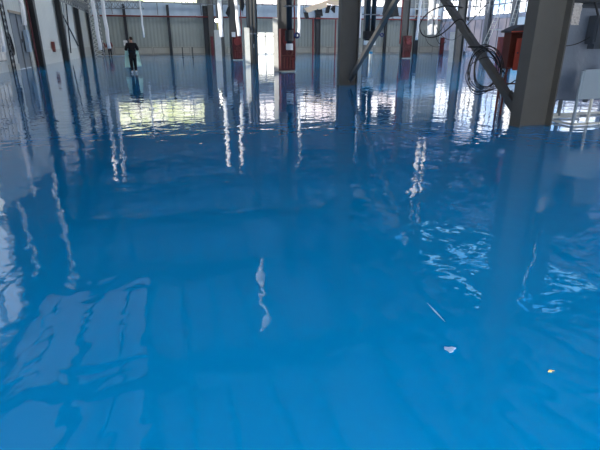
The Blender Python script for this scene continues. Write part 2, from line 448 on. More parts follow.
vs = [-6.85, -3.1, -1.6, -.1, 1.5, 3.25, 5.0, 8.5, 10.3, 12, 13.8, 15.6, 17.3, 19.1, 20.8, 22.6, 26, 28, 30]
for i, v in enumerate(vs):
    o = p0 if i == 0 else p0.copy()
    if i: col.objects.link(o)
    o.location = (v, 35.5, 12.0)
q0 = tag(ibeam(66, .3, .42, 'y').build('roof_girder', 'dark'), 'broad dark roof girder running down the hall over the left bay, seen only mirrored', 'girder', 'broad roof girders')
for i, v in enumerate((-8.45+.7, -4.9)):
    o = q0 if i == 0 else q0.copy()
    if i: col.objects.link(o)
    o.location = (v+.0, 35.5, 11.9)
s0 = tag(MB().bar((-3.6, -4, 0), (3.6, 4, 0), .14).bar((3.6, -4, 0), (-3.6, 4, 0), .14).build('roof_cross_brace', 'dark'),
         'crossed dark roof brace under the blue skylight, seen only mirrored', 'brace', 'roof cross braces')
for i, (v, u) in enumerate(((19.6, 22.6), (19.6, 32.5), (12, 22.6), (28, 22.6), (12, 32.5))):
    o = s0 if i == 0 else s0.copy()
    if i: col.objects.link(o)
    o.location = (v, u, 11.75)

# ---------------------------------------------------------------- diagonal braces
apex = Vector((XM, 12.7, 3.72))
def brace(p, q, lab):
    r = empty('diagonal_brace', p, 0, lab, 'brace', 'diagonal braces of the middle row')
    q = Vector(q)-Vector(p)
    MB().bar((0, 0, 0), q, .135, .135).build('tube', 'steel', r)
    d = q.normalized()
    MB().bar(d*.0, d*.5, .02, .3).build('gusset_plate', 'steel', r)
    return r
pA = at(519, 113, v=XM); pA2 = at(445, 0, v=XM)
dA = (pA2-pA); tA = (12.7-pA.y)/dA.y
brace((XM, pA.y, max(pA.z, .06)), pA+dA*tA, 'grey diagonal brace meeting the foot of the nearest column, cables hung on it')
pB = at(350, 79, v=XM); pB2 = at(377, 0, v=XM); dB = pB2-pB
tip = pA+dA*tA
brace((XM, pB.y, max(pB.z, .12)), (XM, 12.7, tip.z), 'grey diagonal brace rising rightwards from the foot of the second column')
# beam the braces meet, above the frame
t_ = empty('tie_beam', (XM, 0, tip.z+.1), 0, 'grey tie beam between the two nearest columns above the braces, mirrored in the floor', 'beam')
MB().span((-.1, U0+.22, 0), (.1, U0+DU-.22, .3)).build('beam_body', 'steel', t_)

# ---------------------------------------------------------------- hanging white tubes
def tube_at(px, py, D_u, ztop, tilt, w, lab, name='hanging_tube', m='film', double=False):
    b = at(px, py, u=D_u)
    r = empty(name, (b.x, b.y, b.z), 0, lab, 'tube', 'white tubes hanging from the roof')
    L = ztop-b.z
    N = 14
    pts = [(tilt*L*i/N + .016*math.sin(i*1.7+px), .01*math.cos(i*2.1), L*i/N) for i in range(N+1)]
    MB().tube(pts, w, 10).build('sleeve', m, r, True)
    MB().tube([pts[-1], (tilt*L, 0, 11.95-b.z)], .012, 6).build('hanging_cord', 'black', r)
    return r
tube_at(100.5, 50, 27.5, 5.6, -.02, .09, 'white hanging tube left of the man, left one of the pair')
tube_at(4.5, 52, 25, 5.6, -.0, .1, 'white hanging tube at the left edge of the picture')
tube_at(109.5, 48.5, 27.5, 5.6, -.02, .09, 'white hanging tube left of the man, right one of the pair')
tube_at(144, 37.5, 44, 6.6, -.01, .07, 'thin white tube hanging right of the man in black')
tube_at(221.5, 37, 31, 6.2, -.0, .13, 'thick white tube hanging beside the floodlight')
tube_at(239, 36, 30, 6.2, -.05, .11, 'white tube hanging over the smaller red pump cover')
tube_at(299, 36.5, 30, 5.8, .0, .09, 'wavy white tube hanging right of the large red pump cover')
tube_at(359, 38, 30, 5.8, .0, .08, 'slim white tube hanging right of the second column')
tube_at(416.5, 40, 45, 6.4, .03, .13, 'leaning white tube hanging right of the small red cover')
tube_at(430, 34.5, 15, 5.8, -.06, .09, 'white tube seen through the cable loop, left one of two')
tube_at(435, 34.5, 15, 5.4, .0, .05, 'white tube seen through the cable loop, right one of two')
# higher tubes, only their mirror images are in the frame
hi = []
for (px, py, u, zt) in ((52, 168, 15, 5.6), (20, 205, 15, 5.2), (263, 262, 11, 5.8)):
    p = at(px, py, u=u); zb = -p.z
    r = empty('hanging_tube', (p.x, u, zb), 0, 'white tube hanging above the frame, only mirrored in the blue floor', 'tube', 'high white tubes seen mirrored')
    L = min(zt-zb, 4) if zt > zb+.3 else .8
    MB().tube([(.03*math.sin(i*2), 0, L*i/8) for i in range(9)], .06, 10).build('sleeve', 'film', r, True)
    MB().tube([(0, 0, L), (0, 0, 11.95-zb)], .012, 6).build('hanging_cord', 'black', r)

# ---------------------------------------------------------------- red pump covers at column feet
def pump_cover(x, y, w, h, lab, rz=0):
    r = empty('pump_cover', (x, y, 0), rz, lab, 'machine', 'red pump covers at column feet')
    MB().box((0, 0, h*.5+.04), (w, .5, h-.08), bev=.03).build('housing', 'red', r)
    MB().box((0, 0, .02), (w*1.0, .54, .04)).build('foot_plate', 'cream', r)
    MB().cyl((0, -.25, h*.74), (0, -.32, h*.74), w*.36, n=28).torus((0, -.32, h*.74), w*.36, .035).build('round_lid', 'redpipe', r)
    hd = MB().torus((w*.05, -.40, h*.45), w*.2, .03).build('hand_wheel', 'oxide', r)
    MB().cyl((w*.05, -.25, h*.45), (w*.05, -.42, h*.45), .04).build('spindle', 'oxide', hd)
    for i in range(4):
        xx = -w*.3 + w*.2*i
        MB().tube([(xx, -.27, h*.08), (xx, -.29, h*.30), (xx+.02, -.29, h*.34)], .035, 8).build('pipe', 'redpipe' if i % 2 else 'oxide', r)
    MB().tube([(w*.15, -.3, h*.36), (w*.15, -.3, h*.30), (w*.45, -.3, h*.30), (w*.45, -.3, h*.72)], .03, 8).build('bent_pipe', 'redpipe', r)
    MB().box((0, -.262, h*.38), (w*.92, .03, .05)).build('seam_band', 'oxide', r)
    return r
pump_cover(6.74, U0+2*DU-.62, .80, 2.2, 'tall dark red pump cover with a round lid, left of the second column')
pump_cover(6.95, U0+4*DU-.62, .84, 2.15, 'smaller dark red pump cover left of the bright doorway')
p = at(405, 58.8, z=0)
pump_cover(24.2, U0+4*DU-.62, .72, 2.15, 'slightly tilted red pump cover right of the second column')
# signs over them
def sheet_sign(px, py, u, w, h, lab, m='white'):
    p = at(px, py, u=u)
    return tag(MB().box((0, 0, 0), (w, .03, h), bev=.005).build('paper_notice', m, loc=p), lab, 'notice', 'white notices')
sheet_sign(233.5, 34.5, U0+4*DU-.9, .34, .42, 'small white notice above the smaller red pump cover')

# ---------------------------------------------------------------- downpipes
def downpipe(px, u, ztop, zb, r_, lab, n=1, m='dark', valve=True, white=True):
    b = at(px, 45, u=u)
    r = empty('downpipe', (b.x, u, zb), 0, lab, 'pipe', 'dark downpipes on the columns')
    for i in range(n):
        xx = (i-(n-1)/2)*r_*2.5
        MB().cyl((xx, 0, .0), (xx, 0, ztop-zb), r_, n=18).build('pipe', m, r, True)
    w = r_*(2.5*n)
    if white: MB().cyl((0, 0, .42), (0, 0, .95), w*.62, n=20).build('collar', 'black', r, False)
    MB().box((0, -.0, 2.1), (w*1.4, r_*2.4, .07)).build('pipe_clamp', 'galv', r)
    if white: MB().cyl((0, 0, -.02), (0, 0, .3), w*.5, n=18).build('white_end', 'white', r)
    if valve:
        MB().cyl((w*.5, 0, .7), (w*1.0, 0, .7), .05).torus((w*1.1, 0, .7), .11, .05).build('valve_handle', 'blueh', r)
    return r
b = downpipe(289.5, U0+2*DU-1.45, 12.15, 1.15, .15, 'fat dark downpipe in front of the large red pump cover, white end and blue valve')
downpipe(369.5, 36, 12.15, 1.35, .18, 'pair of dark downpipes right of the second column with a blue valve', 2, 'dark')
downpipe(252, U0+3*DU-.62, 12.15, 0, .1, 'three slim dark pipes strapped to the column left of the doorway', 3, 'steel', False, False)
p = at(254, 46, u=U0+3*DU-.6)
tag(MB().box((0, 0, 0), (.22, .05, .28), bev=.01).build('pipe_tag', 'white', loc=p), 'small white tag on the slim pipes left of the doorway', 'notice')
# floor standpipe under the pair
p = at(372, 57.5, z=0)
r = empty('standpipe', (p.x, 36, 0), 0, 'pale standpipe with a blue ring rising from the floor under the paired downpipes', 'pipe')
r.location.x = at(371, 50, u=36).x
MB().cyl((0, 0, 0), (0, 0, .95), .12, n=18).build('pipe', 'cream', r, True)
MB().cyl((0, 0, .7), (0, 0, .86), .135, n=18).build('blue_ring', 'bluelabel', r, True)
# red vertical pipes
def redpipe(px, py, u, z0, z1, r_, lab):
    p = at(px, py, u=u)
    return tag(MB().cyl((0, 0, 0), (0, 0, z1-z0), r_, n=10).build('red_pipe', 'redpipe', loc=(p.x, u, z0)), lab, 'pipe', 'thin red pipes')
redpipe(294.5, 20, U0+2*DU-1.1, 1.3, 12.15, .04, 'thin red pipe beside the fat dark downpipe')
redpipe(241, 20, U0+4*DU-.4, 2.15, 12.15, .05, 'thin red pipe above the smaller red pump cover')
redpipe(401.5, 20, U0+4*DU-.5, 1.4, 12.15, .07, 'thin red pipe left of the column in the small red cover')
redpipe(313, 30, YB-.95, .0, 4.5, .12, 'red pipe down the far wall left of the post under the beige boards')
redpipe(335.5, 30, YB-.95, .0, 4.5, .09, 'red pipe down the far wall just left of the second column')
fm = empty('fire_main', (0, YB-.72, 4.62), 0, 'long red fire main running along the far wall above the cladding', 'pipe')
MB().cyl((XL+.6, 0, 0), (XR-.6, 0, 0), .09, n=10).build('pipe', 'redpipe', fm, True)
x = XL+1
br = MB()
MB().cyl((30, 0, .45), (XR-.6, 0, .45), .06, n=8).build('branch_pipe', 'redpipe', fm, True)
for i in range(12):
    MB().span((x+i*4-.03, -.05, -.15), (x+i*4+.03, .70, .15)).build('pipe_bracket', 'galv', fm)
# red pipe on the left wall column
tag(MB().tube([(XL+.2, 37.0, 5.9), (XL+.2, 37.0, .0)], .06, 8).build('red_pipe', 'deepred'), 'deep red pipe running down the nearest left wall column', 'pipe')
# grey white conduit frames under the blue band: longitudinal rail
rl = empty('wall_rail', (0, YB-1.0, 6.2), 0, 'grey horizontal rail high along the far wall', 'rail')
MB().span((XL+.5, -.06, -.06), (XR-1, .06, .06)).build('rail', 'galv', rl)
for i in range(9):
    MB().span((-5.2+i*5.4, .0, -1.4), (-5.1+i*5.4, .1, 0)).span((-5.2+i*5.4, .0, -.3), (-5.1+i*5.4, .8, -.2)).build('rail_hanger', 'galv', rl)

# ---------------------------------------------------------------- lattice girders and ladders
def lattice(p, q, hgt, n, lab, name='lattice_girder', m='galv', t=.09, cat='girder', grp=None):
    r = empty(name, p, 0, lab, cat, grp)
    q = Vector(q)-Vector(p)
    for z in (0, hgt): MB().bar((0, 0, z), q+Vector((0, 0, z)), t).build('chord', m, r)
    l = MB()
    for i in range(n):
        a, b_ = q*(i/n), q*((i+1)/n)
        l.bar(a, b_+Vector((0, 0, hgt)), t*.6); l.bar(a+Vector((0, 0, hgt)), b_, t*.6); l.bar(a, a+Vector((0, 0, hgt)), t*.6)
    l.build('lattice', m, r)
    return r
a = at(64, 10.5, u=55); b_ = at(101, 13, u=YB-2)
lattice((XL+.59, 47, 4.75), (XL+.59, 67, 4.75), .95, 18, 'grey lattice girder high on the left wall near the far corner')
lattice((XL+.9, 60.5, 5.0), (XL+6.9, 60.5, 5.0), .8, 10, 'grey lattice girder reaching out from the far left corner')
# lattice mast in the far left corner
p0_ = at(100, 56, u=62); p1_ = at(90, 6, u=62)
r = empty('lattice_mast', (at(99, 50, u=62).x, 62, 0), 0, 'pale crosshatched lattice mast standing near the far left corner', 'mast')
l = MB()
W_ = .95
for sx in (-1, 1):
    for sy in (-1, 1):
        MB().bar((sx*W_/2, sy*W_/2, 0), (sx*W_/2, sy*W_/2, 6.2), .07).build('mast_leg', 'galv', r)
for i in range(14):
    z0, z1 = i*.44, (i+1)*.44
    for s in (-1, 1):
        l.bar((-W_/2, s*W_/2, z0), (W_/2, s*W_/2, z1), .045).bar((W_/2, s*W_/2, z0), (-W_/2, s*W_/2, z1), .045)
        l.bar((s*W_/2, -W_/2, z0), (s*W_/2, W_/2, z1), .045)
l.build('lattice', 'cream', r)
# crossed wall brace and thin pipes on the left wall
r = empty('crossed_brace', (XL+.07, 50, 0), 0, 'thin dark crossed rods on the left wall between the second and third columns', 'brace')
MB().tube([(0, -2.2, 4.9), (0, 6.8, 1.2)], .06, 6).build('rod', 'dark', r)
MB().tube([(.05, 3.0, 4.9), (.05, 1.3, .6)], .06, 6).build('rod', 'dark', r)
MB().tube([(.05, 1.2, 4.9), (.05, -.1, .6)], .035, 6).build('rod', 'galv', r)
# ladders on the right
def ladder(px0, py0, px1, py1, u0, lab, w=.5, zt=None, m='cream'):
    b = at(px1, py1, u=u0); t = at(px0, py0, u=u0)
    r = empty('ladder', b, 0, lab, 'ladder', 'white ladders on the right')
    d = t-b; n = max(3, int(d.length/.45))
    for s in (0, w): MB().bar((s, 0, 0), (d.x+s, d.y, d.z), .06).build('ladder_rail', m, r)
    for i in range(n):
        q = d*((i+.5)/n); MB().bar((q.x, q.y, q.z), (q.x+w, q.y, q.z), .04).build('rung', m, r)
    return r
ladder(505, -6, 483, 44, 52, 'long white ladder leaning by the left one of the right wall columns', .55)
ladder(519, -6, 504, 46, 50, 'long white ladder leaning by the right wall column above the red cabinet', .5)
ladder(416, -5, 415, 18, 46, 'short white ladder hanging right of the small red cover', .8)
ladder(478, -4, 475, 12.5, 44, 'short white ladder high up left of the long white ladders', 1.4)
ladder(424, -4, 424, 16, 52, 'short thin white ladder above the cable loop', .6)
tag(MB().box((0, 0, 0), (.9, .12, .12)).build('bracket_bar', 'cream', loc=at(498, 30, u=50)), 'short white bar between the two right wall ladders', 'bar')
# oblique thin strut
a_, b2 = at(466, 26, u=48), at(489, 2, u=48)
tag(MB().bar(a_, b2, .09).build('thin_strut', 'dark'), 'thin dark oblique strut left of the white ladders', 'strut')

# ---------------------------------------------------------------- beige boards and black tarpaulins
r = empty('stepped_awning', at(304, 14, u=60), 0, 'row of beige boards stepping upward to the right behind the second column', 'boards')
o0 = at(304, 14, u=60)
def poly(pxs, u, off=(0, .5, 0), mb=None, base=None):
    mb = mb or MB(); return mb.prism([at(x, y, u=u)-base for x, y in pxs], off)
poly([(304, 8.5), (315, 4.5), (317, 9.5), (308, 13)], 60, base=o0).build('board', 'beige', r)
poly([(314, 5), (327, 0.5), (327, 7), (320, 9.5), (317, 8.5)], 60.05, (0, .5, 0), base=o0).build('board', 'beige', r)
poly([(326, 1), (346, -9), (347, 3.5), (338, 5.2), (330, 4)], 60.1, (0, .5, 0), base=o0).build('board', 'beige', r)
def cords(o, pts):
    for p in pts: MB().tube([p, (p[0], p[1], 12.15-o.location.z)], .02, 6).build('hanging_cord', 'black', o)
cords(r, [(.3, .25, .2), (3.2, .25, 1.2), (5.4, .25, 2.0)])
def tarpaulin(pxs, u, lab, th=.35):
    b = at(*pxs[0], u=u)
    o = tag(poly(pxs, u, (0, th, 0), base=b).build('black_tarpaulin', 'tarpblack', loc=b), lab, 'tarpaulin', 'black tarpaulins hung from above')
    hi_ = max((v.co for v in o.data.vertices), key=lambda c: c.z)
    cords(o, [(hi_.x, th/2, hi_.z-.05)]); return o
tarpaulin([(304, 12), (306, 19), (309, 18), (308, 12.5)], 59, 'small black cloth at the left end of the beige boards')
tarpaulin([(314, 7), (317, 15), (323, 16), (322, 9), (319, 9.5)], 61, 'black cloth under the first step of the beige boards')
tarpaulin([(327, 5), (326, 13), (329, 13), (331, 5)], 61.2, 'black cloth under the middle of the beige boards')
tarpaulin([(333, 6), (331, 9), (335, 13), (335.5, 5)], 61.3, 'black cloth under the right end of the beige boards')
tarpaulin([(388, -6), (384, 14), (386, 18), (392, 17), (399, 16), (396, -6)], 40, 'large black tarpaulin hanging behind the rising diagonal brace')
tarpaulin([(228, 7), (226, 13), (229, 17.5), (230, 13), (230, 6)], 40, 'small black bag hanging left of the smaller red pump cover')
tarpaulin([(240.5, -6), (240.5, 9), (243, 11), (244.5, 6), (243, -6)], 40, 'black tarpaulin hanging right of the tube over the smaller red cover')
tarpaulin([(207, 7), (204, 8), (204, 12.5), (209, 12.5)], 67, 'small dark hood on the far wall left of the floodlight')
# white railings along the top of the far wall
def railing(px0, px1, py, u, hgt, n, lab):
    a, b = at(px0, py, u=u), at(px1, py, u=u); r = empty('guard_rail', a, 0, lab, 'railing', 'grey guard rails high up')
    w = b.x-a.x
    for z in (0, hgt/2, hgt): MB().bar((0, 0, z), (w, 0, z+(b.z-a.z)), .07).build('rail', 'galv', r)
    for i in range(n+1): MB().bar((w*i/n, 0, 0), (w*i/n, 0, hgt), .07).build('baluster', 'galv', r)
railing(182, 262, 4.5, 56, 1.1, 14, 'grey guard rail high up between the man and the doorway')
railing(404, 440, 8, 56, 1.1, 8, 'grey guard rail high up behind the cable loop')
railing(446, 500, 6, 56, 1.2, 8, 'grey guard rail high up left of the nearest column')

# ---------------------------------------------------------------- leaning boards, floor posts, lights
def board(px, pyt, u, w, h, lab, rot=0, m='cream', tilt=.04):
    p = at(px, 50, u=u)
    r = tag(MB().box((0, 0, h/2), (w, .08, h), bev=.01).build('leaning_board', m, loc=(p.x, u, 0)), lab, 'board', 'pale boards standing at the columns')
    r.rotation_euler = (-tilt, rot, 0); return r
board(218.5, 35, U0+4*DU-3.2, .55, 2.5, 'pale grey board standing below the floodlight')
board(247.7, 31, U0+3*DU-1.4, .36, 2.5, 'tall pale board just left of the column with slim pipes')
board(276, 26, U0+2*DU-.45, .26, 2.75, 'tall white board between the doorway and the large red pump cover')
board(451.5, 33, U0+3*DU-1.1, .4, 2.3, 'pale board leaning on the column behind the cable loop')
for i, px in enumerate((183, 193)):
    p = at(px, 57.5, z=0)
    o = tag(MB().span((-.05, -.05, 0), (.05, .05, 1.05)).span((-.12, -.12, 0), (.12, .12, .04)).build('floor_post', 'dark', loc=p), ['low thin dark post before the far wall plinth, left one of two', 'low thin dark post before the far wall plinth, right one of two'][i], 'post', 'low floor posts')
p = at(216.5, 20.5, u=46)
r = empty('floodlight', p, 0, 'small lit floodlight glaring beside the thick white tube', 'lamp')
MB().box((0, .12, 0), (.42, .2, .36), bev=.03).build('lamp_body', 'galv', r)
MB().cyl((0, .02, 0), (0, -.02, 0), .14, n=20).build('lamp_lens', 'lamp', r)
MB().tube([(0, .12, .18), (0, .12, 6)], .02, 6).build('hanging_rod', 'galv', r)
MB().tube([(.05, .1, -.18), (.1, .1, -.9), (0, .1, -1.6), (.06, .1, -2.2)], .05, 6).build('cable_tail', 'yellow', r)
# red crates by far wall
def crate(px, py, u, w, h, lab, m='deepred'):
    p = at(px, py, u=u)
    return tag(MB().box((0, 0, h/2), (w, .4, h), bev=.02).box((0, -.21, h*.5), (w*.7, .02, h*.7)).build('red_locker', m, loc=(p.x, u, 0)), lab, 'locker', 'narrow red lockers')
crate(212.5, 50, 62, .35, 2.2, 'narrow dark red locker left of the pale board under the floodlight')
crate(441.5, 50, 66, .5, 2.2, 'narrow dark red locker at the far wall inside the cable loop')
crate(499.5, 50, 49, .55, 2.1, 'dark maroon locker just left of the red cabinet', 'maroon')

# ---------------------------------------------------------------- left wall fittings
def coil(name, c, R, r_, turns, axis, m, lab, squash=1., jit=.12, seed=1, cat='cable', grp=None):
    rnd = random.Random(seed); mb = MB()
    for t in range(turns):
        R_ = R*(1+rnd.uniform(-jit, jit)); o = Vector([rnd.uniform(-jit, jit)*R*.8 for _ in range(3)]); ph = rnd.uniform(0, 6)
        pts = []
        for k in range(28):
            a = 2*PI*k/28; w = 1+.07*math.sin(2*a+ph)+.04*math.sin(3*a-ph)
            p, q = R_*math.cos(a)*w, R_*math.sin(a)*w*squash; e = .05*math.sin(a*2+ph)*R
            v = {'Y': (p, e, q), 'X': (e, p, q)}[axis]
            pts.append(Vector(v)+o)
        mb.tube(pts, r_, 6, True)
    o = mb.build(name, m, loc=c, smooth=True)
    return tag(o, lab, cat, grp)
p = at(11, 45, v=XL+.1)
coil('cable_coil', p, .36, .035, 5, 'X', 'black', 'black cable coil hanging on the left wall beside the grey gate', 1.3, .15, 3)
p = at(24, 19.5, v=XL+.1)
tag(MB().box((0, 0, 0), (.2, .22, .34), bev=.02).cyl((.1, 0, 0), (.16, 0, 0), .06).build('alarm_box', 'red', loc=p), 'small red alarm box high beside the red pipe on the left wall', 'alarm')
p = at(27.5, 41, v=XL+.12)
tag(MB().box((0, 0, 0), (.22, .62, 1.3), bev=.02).box((.115, 0, 0), (.01, .5, 1.15)).build('wall_cabinet', 'band', loc=p), 'pale blue grey wall cabinet between the gate and the red pipe', 'cabinet')
p = at(53.5, 46.8, v=XL+.15)
tag(MB().box((0, 0, 0), (.2, .4, .75), bev=.02).build('meter_box', 'oxide', loc=p), 'small brown box on the left wall before the second column', 'box')
r = empty('trellis_strip', (XL+.15, 31.4, .0), 0, 'narrow grey lattice strip standing on the left wall beside the bright window', 'lattice')
l = MB()
for s in (-.28, .28): MB().bar((0, s, 0), (0, s, 5), .06).build('upright', 'dark', r)
for i in range(14):
    z = i*.35; l.bar((0, -.28, z), (0, .28, z+.35), .04).bar((0, .28, z), (0, -.28, z+.35), .04)
l.build('lattice', 'galv', r)

# ---------------------------------------------------------------- red cabinet by the nearest column
U = 8.95
r = empty('electrical_cabinet', (at(514.2, 70, u=9.25).x, 9.25, .44), -.2, 'orange red metal cabinet with a grey curved roof, left of the nearest column', 'cabinet')
w, dd, z0, z1 = .52, .3, .53, 1.26
MB().span((-w/2, dd/2-.02, z0), (w/2, dd/2, z1)).span((-w/2, -dd/2, z0), (-w/2+.02, dd/2, z1)).span((w/2-.02, -dd/2, z0), (w/2, dd/2, z1)).span((-w/2, -dd/2, z0), (w/2, dd/2, z0+.02)).span((-w/2, -dd/2, z1-.02), (w/2, dd/2, z1)).build('body', 'oxide', r)
dr = MB().span((-w/2+.13, -dd/2-.03, z0-.03), (w/2+.08, -dd/2-.005, z1-.12)).build('cabinet_door', 'orange', r)
MB().cyl((-w/2+.18, -dd/2-.03, .85), (-w/2+.18, -dd/2-.05, .85), .016).build('door_lock', 'boxdark', dr)
N = 8; pts = []
for i in range(N+1):
    t = i/N; xx = -w/2-.06+(w+.16)*t
    pts.append((xx, 0, z1+.01+.14*math.sin(PI*(.03+.87*t))))
roof = [(x_, -dd/2-.1, z_) for x_, _, z_ in pts] + [(w/2+.1, -dd/2-.1, z1-.01), (-w/2-.06, -dd/2-.1, z1-.01)]
MB().prism(roof, (0, dd+.16, 0)).build('roof', 'roofgrey', r)
MB().bar((-w/2-.05, -dd/2-.095, z1-.0), (w/2+.09, -dd/2-.095, z1+.03), .02).build('roof_edge', 'orange', r)
for sx, sy in ((-1, -1), (1, -1), (-1, 1), (1, 1)):
    MB().bar((sx*(w/2-.03), sy*(dd/2-.03), -.44), (sx*(w/2-.03), sy*(dd/2-.03), z0), .035).build('leg', 'oxide', r)
MB().bar((-w/2+.03, -dd/2+.03, .22), (w/2-.03, -dd/2+.03, .22), .03).build('cross_rail', 'oxide', r)
MB().bar((-w/2+.03, dd/2-.03, .0), (w/2-.03, dd/2-.03, .0), .03).build('cross_rail', 'oxide', r)
# cables on the brace
p = at(493, 70, v=XM-.13)
coil('cable_coil', at(486, 71, u=9.0), .41, .009, 8, 'Y', 'black', 'tangled coil of black cables hung on the brace left of the red cabinet', 1.08, .24, 11, grp='black cable coils on the brace')
def cable(pxs, u, r_, lab, m='black'):
    P = [at(x, y, u=u) for x, y in pxs]
    out = []
    for i in range(len(P)-1):
        a, b, c_, d_ = P[max(i-1, 0)], P[i], P[i+1], P[min(i+2, len(P)-1)]
        for k in range(6):
            t = k/6
            out.append(.5*((2*b)+(c_-a)*t+(2*a-5*b+4*c_-d_)*t*t+(-a+3*b-3*c_+d_)*t**3))
    out.append(P[-1]); base = out[0].copy()
    o = MB().tube([q-base for q in out], r_, 6).build('cable', m, loc=base, smooth=True)
    return tag(o, lab, 'cable', 'loose black cables on the brace')
cable([(463, 8), (450, 6), (440, 7), (428, 13), (420, 24), (422, 34), (430, 37.5), (440, 35), (450, 27), (456, 21), (462, 19.5), (467, 27), (476, 42), (486, 48)], 10.1, .014, 'thick black cable in the big loop left of the brace')
cable([(443, 7), (446, 20), (441, 30), (436, 36), (440, 44), (446, 42)], 10.6, .007, 'thin black cable dangling inside the big loop')
cable([(430, 12), (440, 34), (452, 40), (463, 34), (470, 38)], 10.4, .006, 'thin black cable sagging across the big loop')
cable([(424, 30), (428, 43), (438, 47), (446, 40), (442, 20)], 10.5, .005, 'thinnest black cable sagging under the big loop')
cable([(468, 47), (484, 48), (494, 57), (499, 66), (503, 72)], 9.1, .018, 'thick pair of black leads entering the coil near the red cabinet')
cable([(500, 68), (505, 74), (504, 80), (498, 86), (509, 84), (516, 80), (522, 78)], 9.0, .012, 'black cable running under the red cabinet')
cable([(506, 72), (503, 80), (499, 92), (500, 100)], 9.0, .012, 'rust red cable tail hanging below the red cabinet', 'oxide')

# ---------------------------------------------------------------- wrapped rack on the right
U = 8.6
x0, x1, y0, y1, zt, zb = 7.7, 9.9, U, U+.45, 2.14, .33
r = empty('wrapped_rack', (x0, y0, 0), 0, 'tall rack wrapped in grey tarpaulin right of the nearest column', 'rack')
def tfront(a, b):
    x = (x1-x0)*a; z = zb+(zt-zb)*b
    w_ = .05*noise.noise(Vector((x*3, z*1.5, 1)))+.03*math.sin(x*9+z*2)*(1-b)
    jag = .03*noise.noise(Vector((x*14, 0, 5))) if b == 0 else 0
    return (x, -w_, z+jag), (0, -1, 0)
MB().grid(tfront, 40, 26, .01).build('tarpaulin_front', 'tarp', r, True)
def tside(a, b):
    y = (y1-y0)*a; z = zb+(zt-zb)*b
    return (-.03*noise.noise(Vector((y*3, z*2, 9))), y, z), (-1, 0, 0)
MB().grid(tside, 20, 20, .01).build('tarpaulin_side', 'tarp', r, True)
MB().box(((x1-x0)/2, (y1-y0)/2, zt), (x1-x0+.04, y1-y0, .05)).build('top_frame', 'boxdark', r)
for xx, yy in ((.08, .08), (x1-x0-.08, .08), (.08, y1-y0-.08), (x1-x0-.08, y1-y0-.08), (.55, .08)):
    MB().bar((xx, yy, 0), (xx, yy, zt), .06).build('leg', 'galv', r)
MB().bar((.08, .08, .03), (x1-x0-.08, .08, .03), .05).build('bottom_rail', 'cream', r)
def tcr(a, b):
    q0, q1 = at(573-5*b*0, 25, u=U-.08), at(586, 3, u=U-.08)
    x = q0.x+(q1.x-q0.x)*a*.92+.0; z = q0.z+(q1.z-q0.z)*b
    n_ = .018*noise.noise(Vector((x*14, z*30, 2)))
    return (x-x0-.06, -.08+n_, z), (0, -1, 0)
MB().grid(tcr, 30, 40, .004).build('sunlit_tarp_patch', 'sunpatch', r, True)  # sunlit part of the tarpaulin, put in as a paler sheet
# dark tank on top
tk = empty('dark_tank', (8.1, U+.1, zt+.03), 0, 'dark tank on top of the wrapped rack, mirrored in the floor', 'tank')
MB().box((.85, .2, .42), (1.7, .5, .84), bev=.08).build('tank_body', 'boxdark', tk)
MB().box((.5, .2, 1.6), (.5, .4, 1.7), bev=.03).build('tank_neck', 'boxdark', tk)
MB().tube([(.2, .0, .84), (.12, -.1, 1.3), (.05, -.1, 1.8), (.12, 0, 2.4)], .025, 8).build('white_hose', 'white', tk)
# enclosure hanging in front
p = at(600, 30, u=8.2)
r = empty('control_box', (p.x, 8.2, p.z), 0, 'dark grey control box hanging at the right edge before the tarpaulin', 'box')
MB().box((0, .05, 0), (.36, .2, .52), bev=.012).build('box_body', 'boxdark', r)
MB().box((.02, -.06, 0), (.3, .02, .44)).build('box_lid', 'boxdark', r)
MB().box((.03, .05, -.30), (.26, .16, .1)).build('cable_gland', 'boxdark', r)
MB().bar((0.05, .16, .26), (0.05, .36, .62), .03).build('hanger', 'dark', r)
cc = tag(MB().tube([at(562, 46, u=8.3)*(1-t)+at(590, 37, u=8.2)*t+Vector((0, 0, -.05*math.sin(PI*t))) for t in [i/10 for i in range(11)]], .009, 6).build('cable', 'black'), 'thin black cable from the nearest column to the dark control box', 'cable')
cd2 = tag(MB().bar(at(548, 0, u=8.35), at(604, 1.5, u=8.3), .03).build('cross_bar', 'dark'), 'dark bar across the very top right behind the nearest column', 'bar')
# pale panel on white frame
U2 = 7.45
pa, pb = at(588, 97, u=U2), at(590, 70, u=U2)
r = empty('panel_stand', (7.48, U2, 0), 0, 'white steel stand carrying a pale grey panel at the right edge', 'stand')
MB().span((.02, 0, .5), (1.0, .03, 1.03)).build('panel', 'panelgrey', r)
for xx in (0, .34, 1.0): MB().bar((xx, .03, 0), (xx, .03, 1.0 if xx != .34 else .5), .04).build('leg', 'cream' if xx else 'panelgrey', r)
MB().bar((0, .03, .03), (1.0, .03, .03), .04).bar((0, .9, .03), (1.0, .9, .03), .04).bar((0, .03, .03), (0, .9, .03), .04).build('base_frame', 'cream', r)
MB().bar((0, .9, 0), (0, .9, 1.0), .04).build('leg', 'cream', r)
MB().box((.16, 0, .47), (.14, .05, .05), bev=.02).build('clamp', 'boxdark', r)

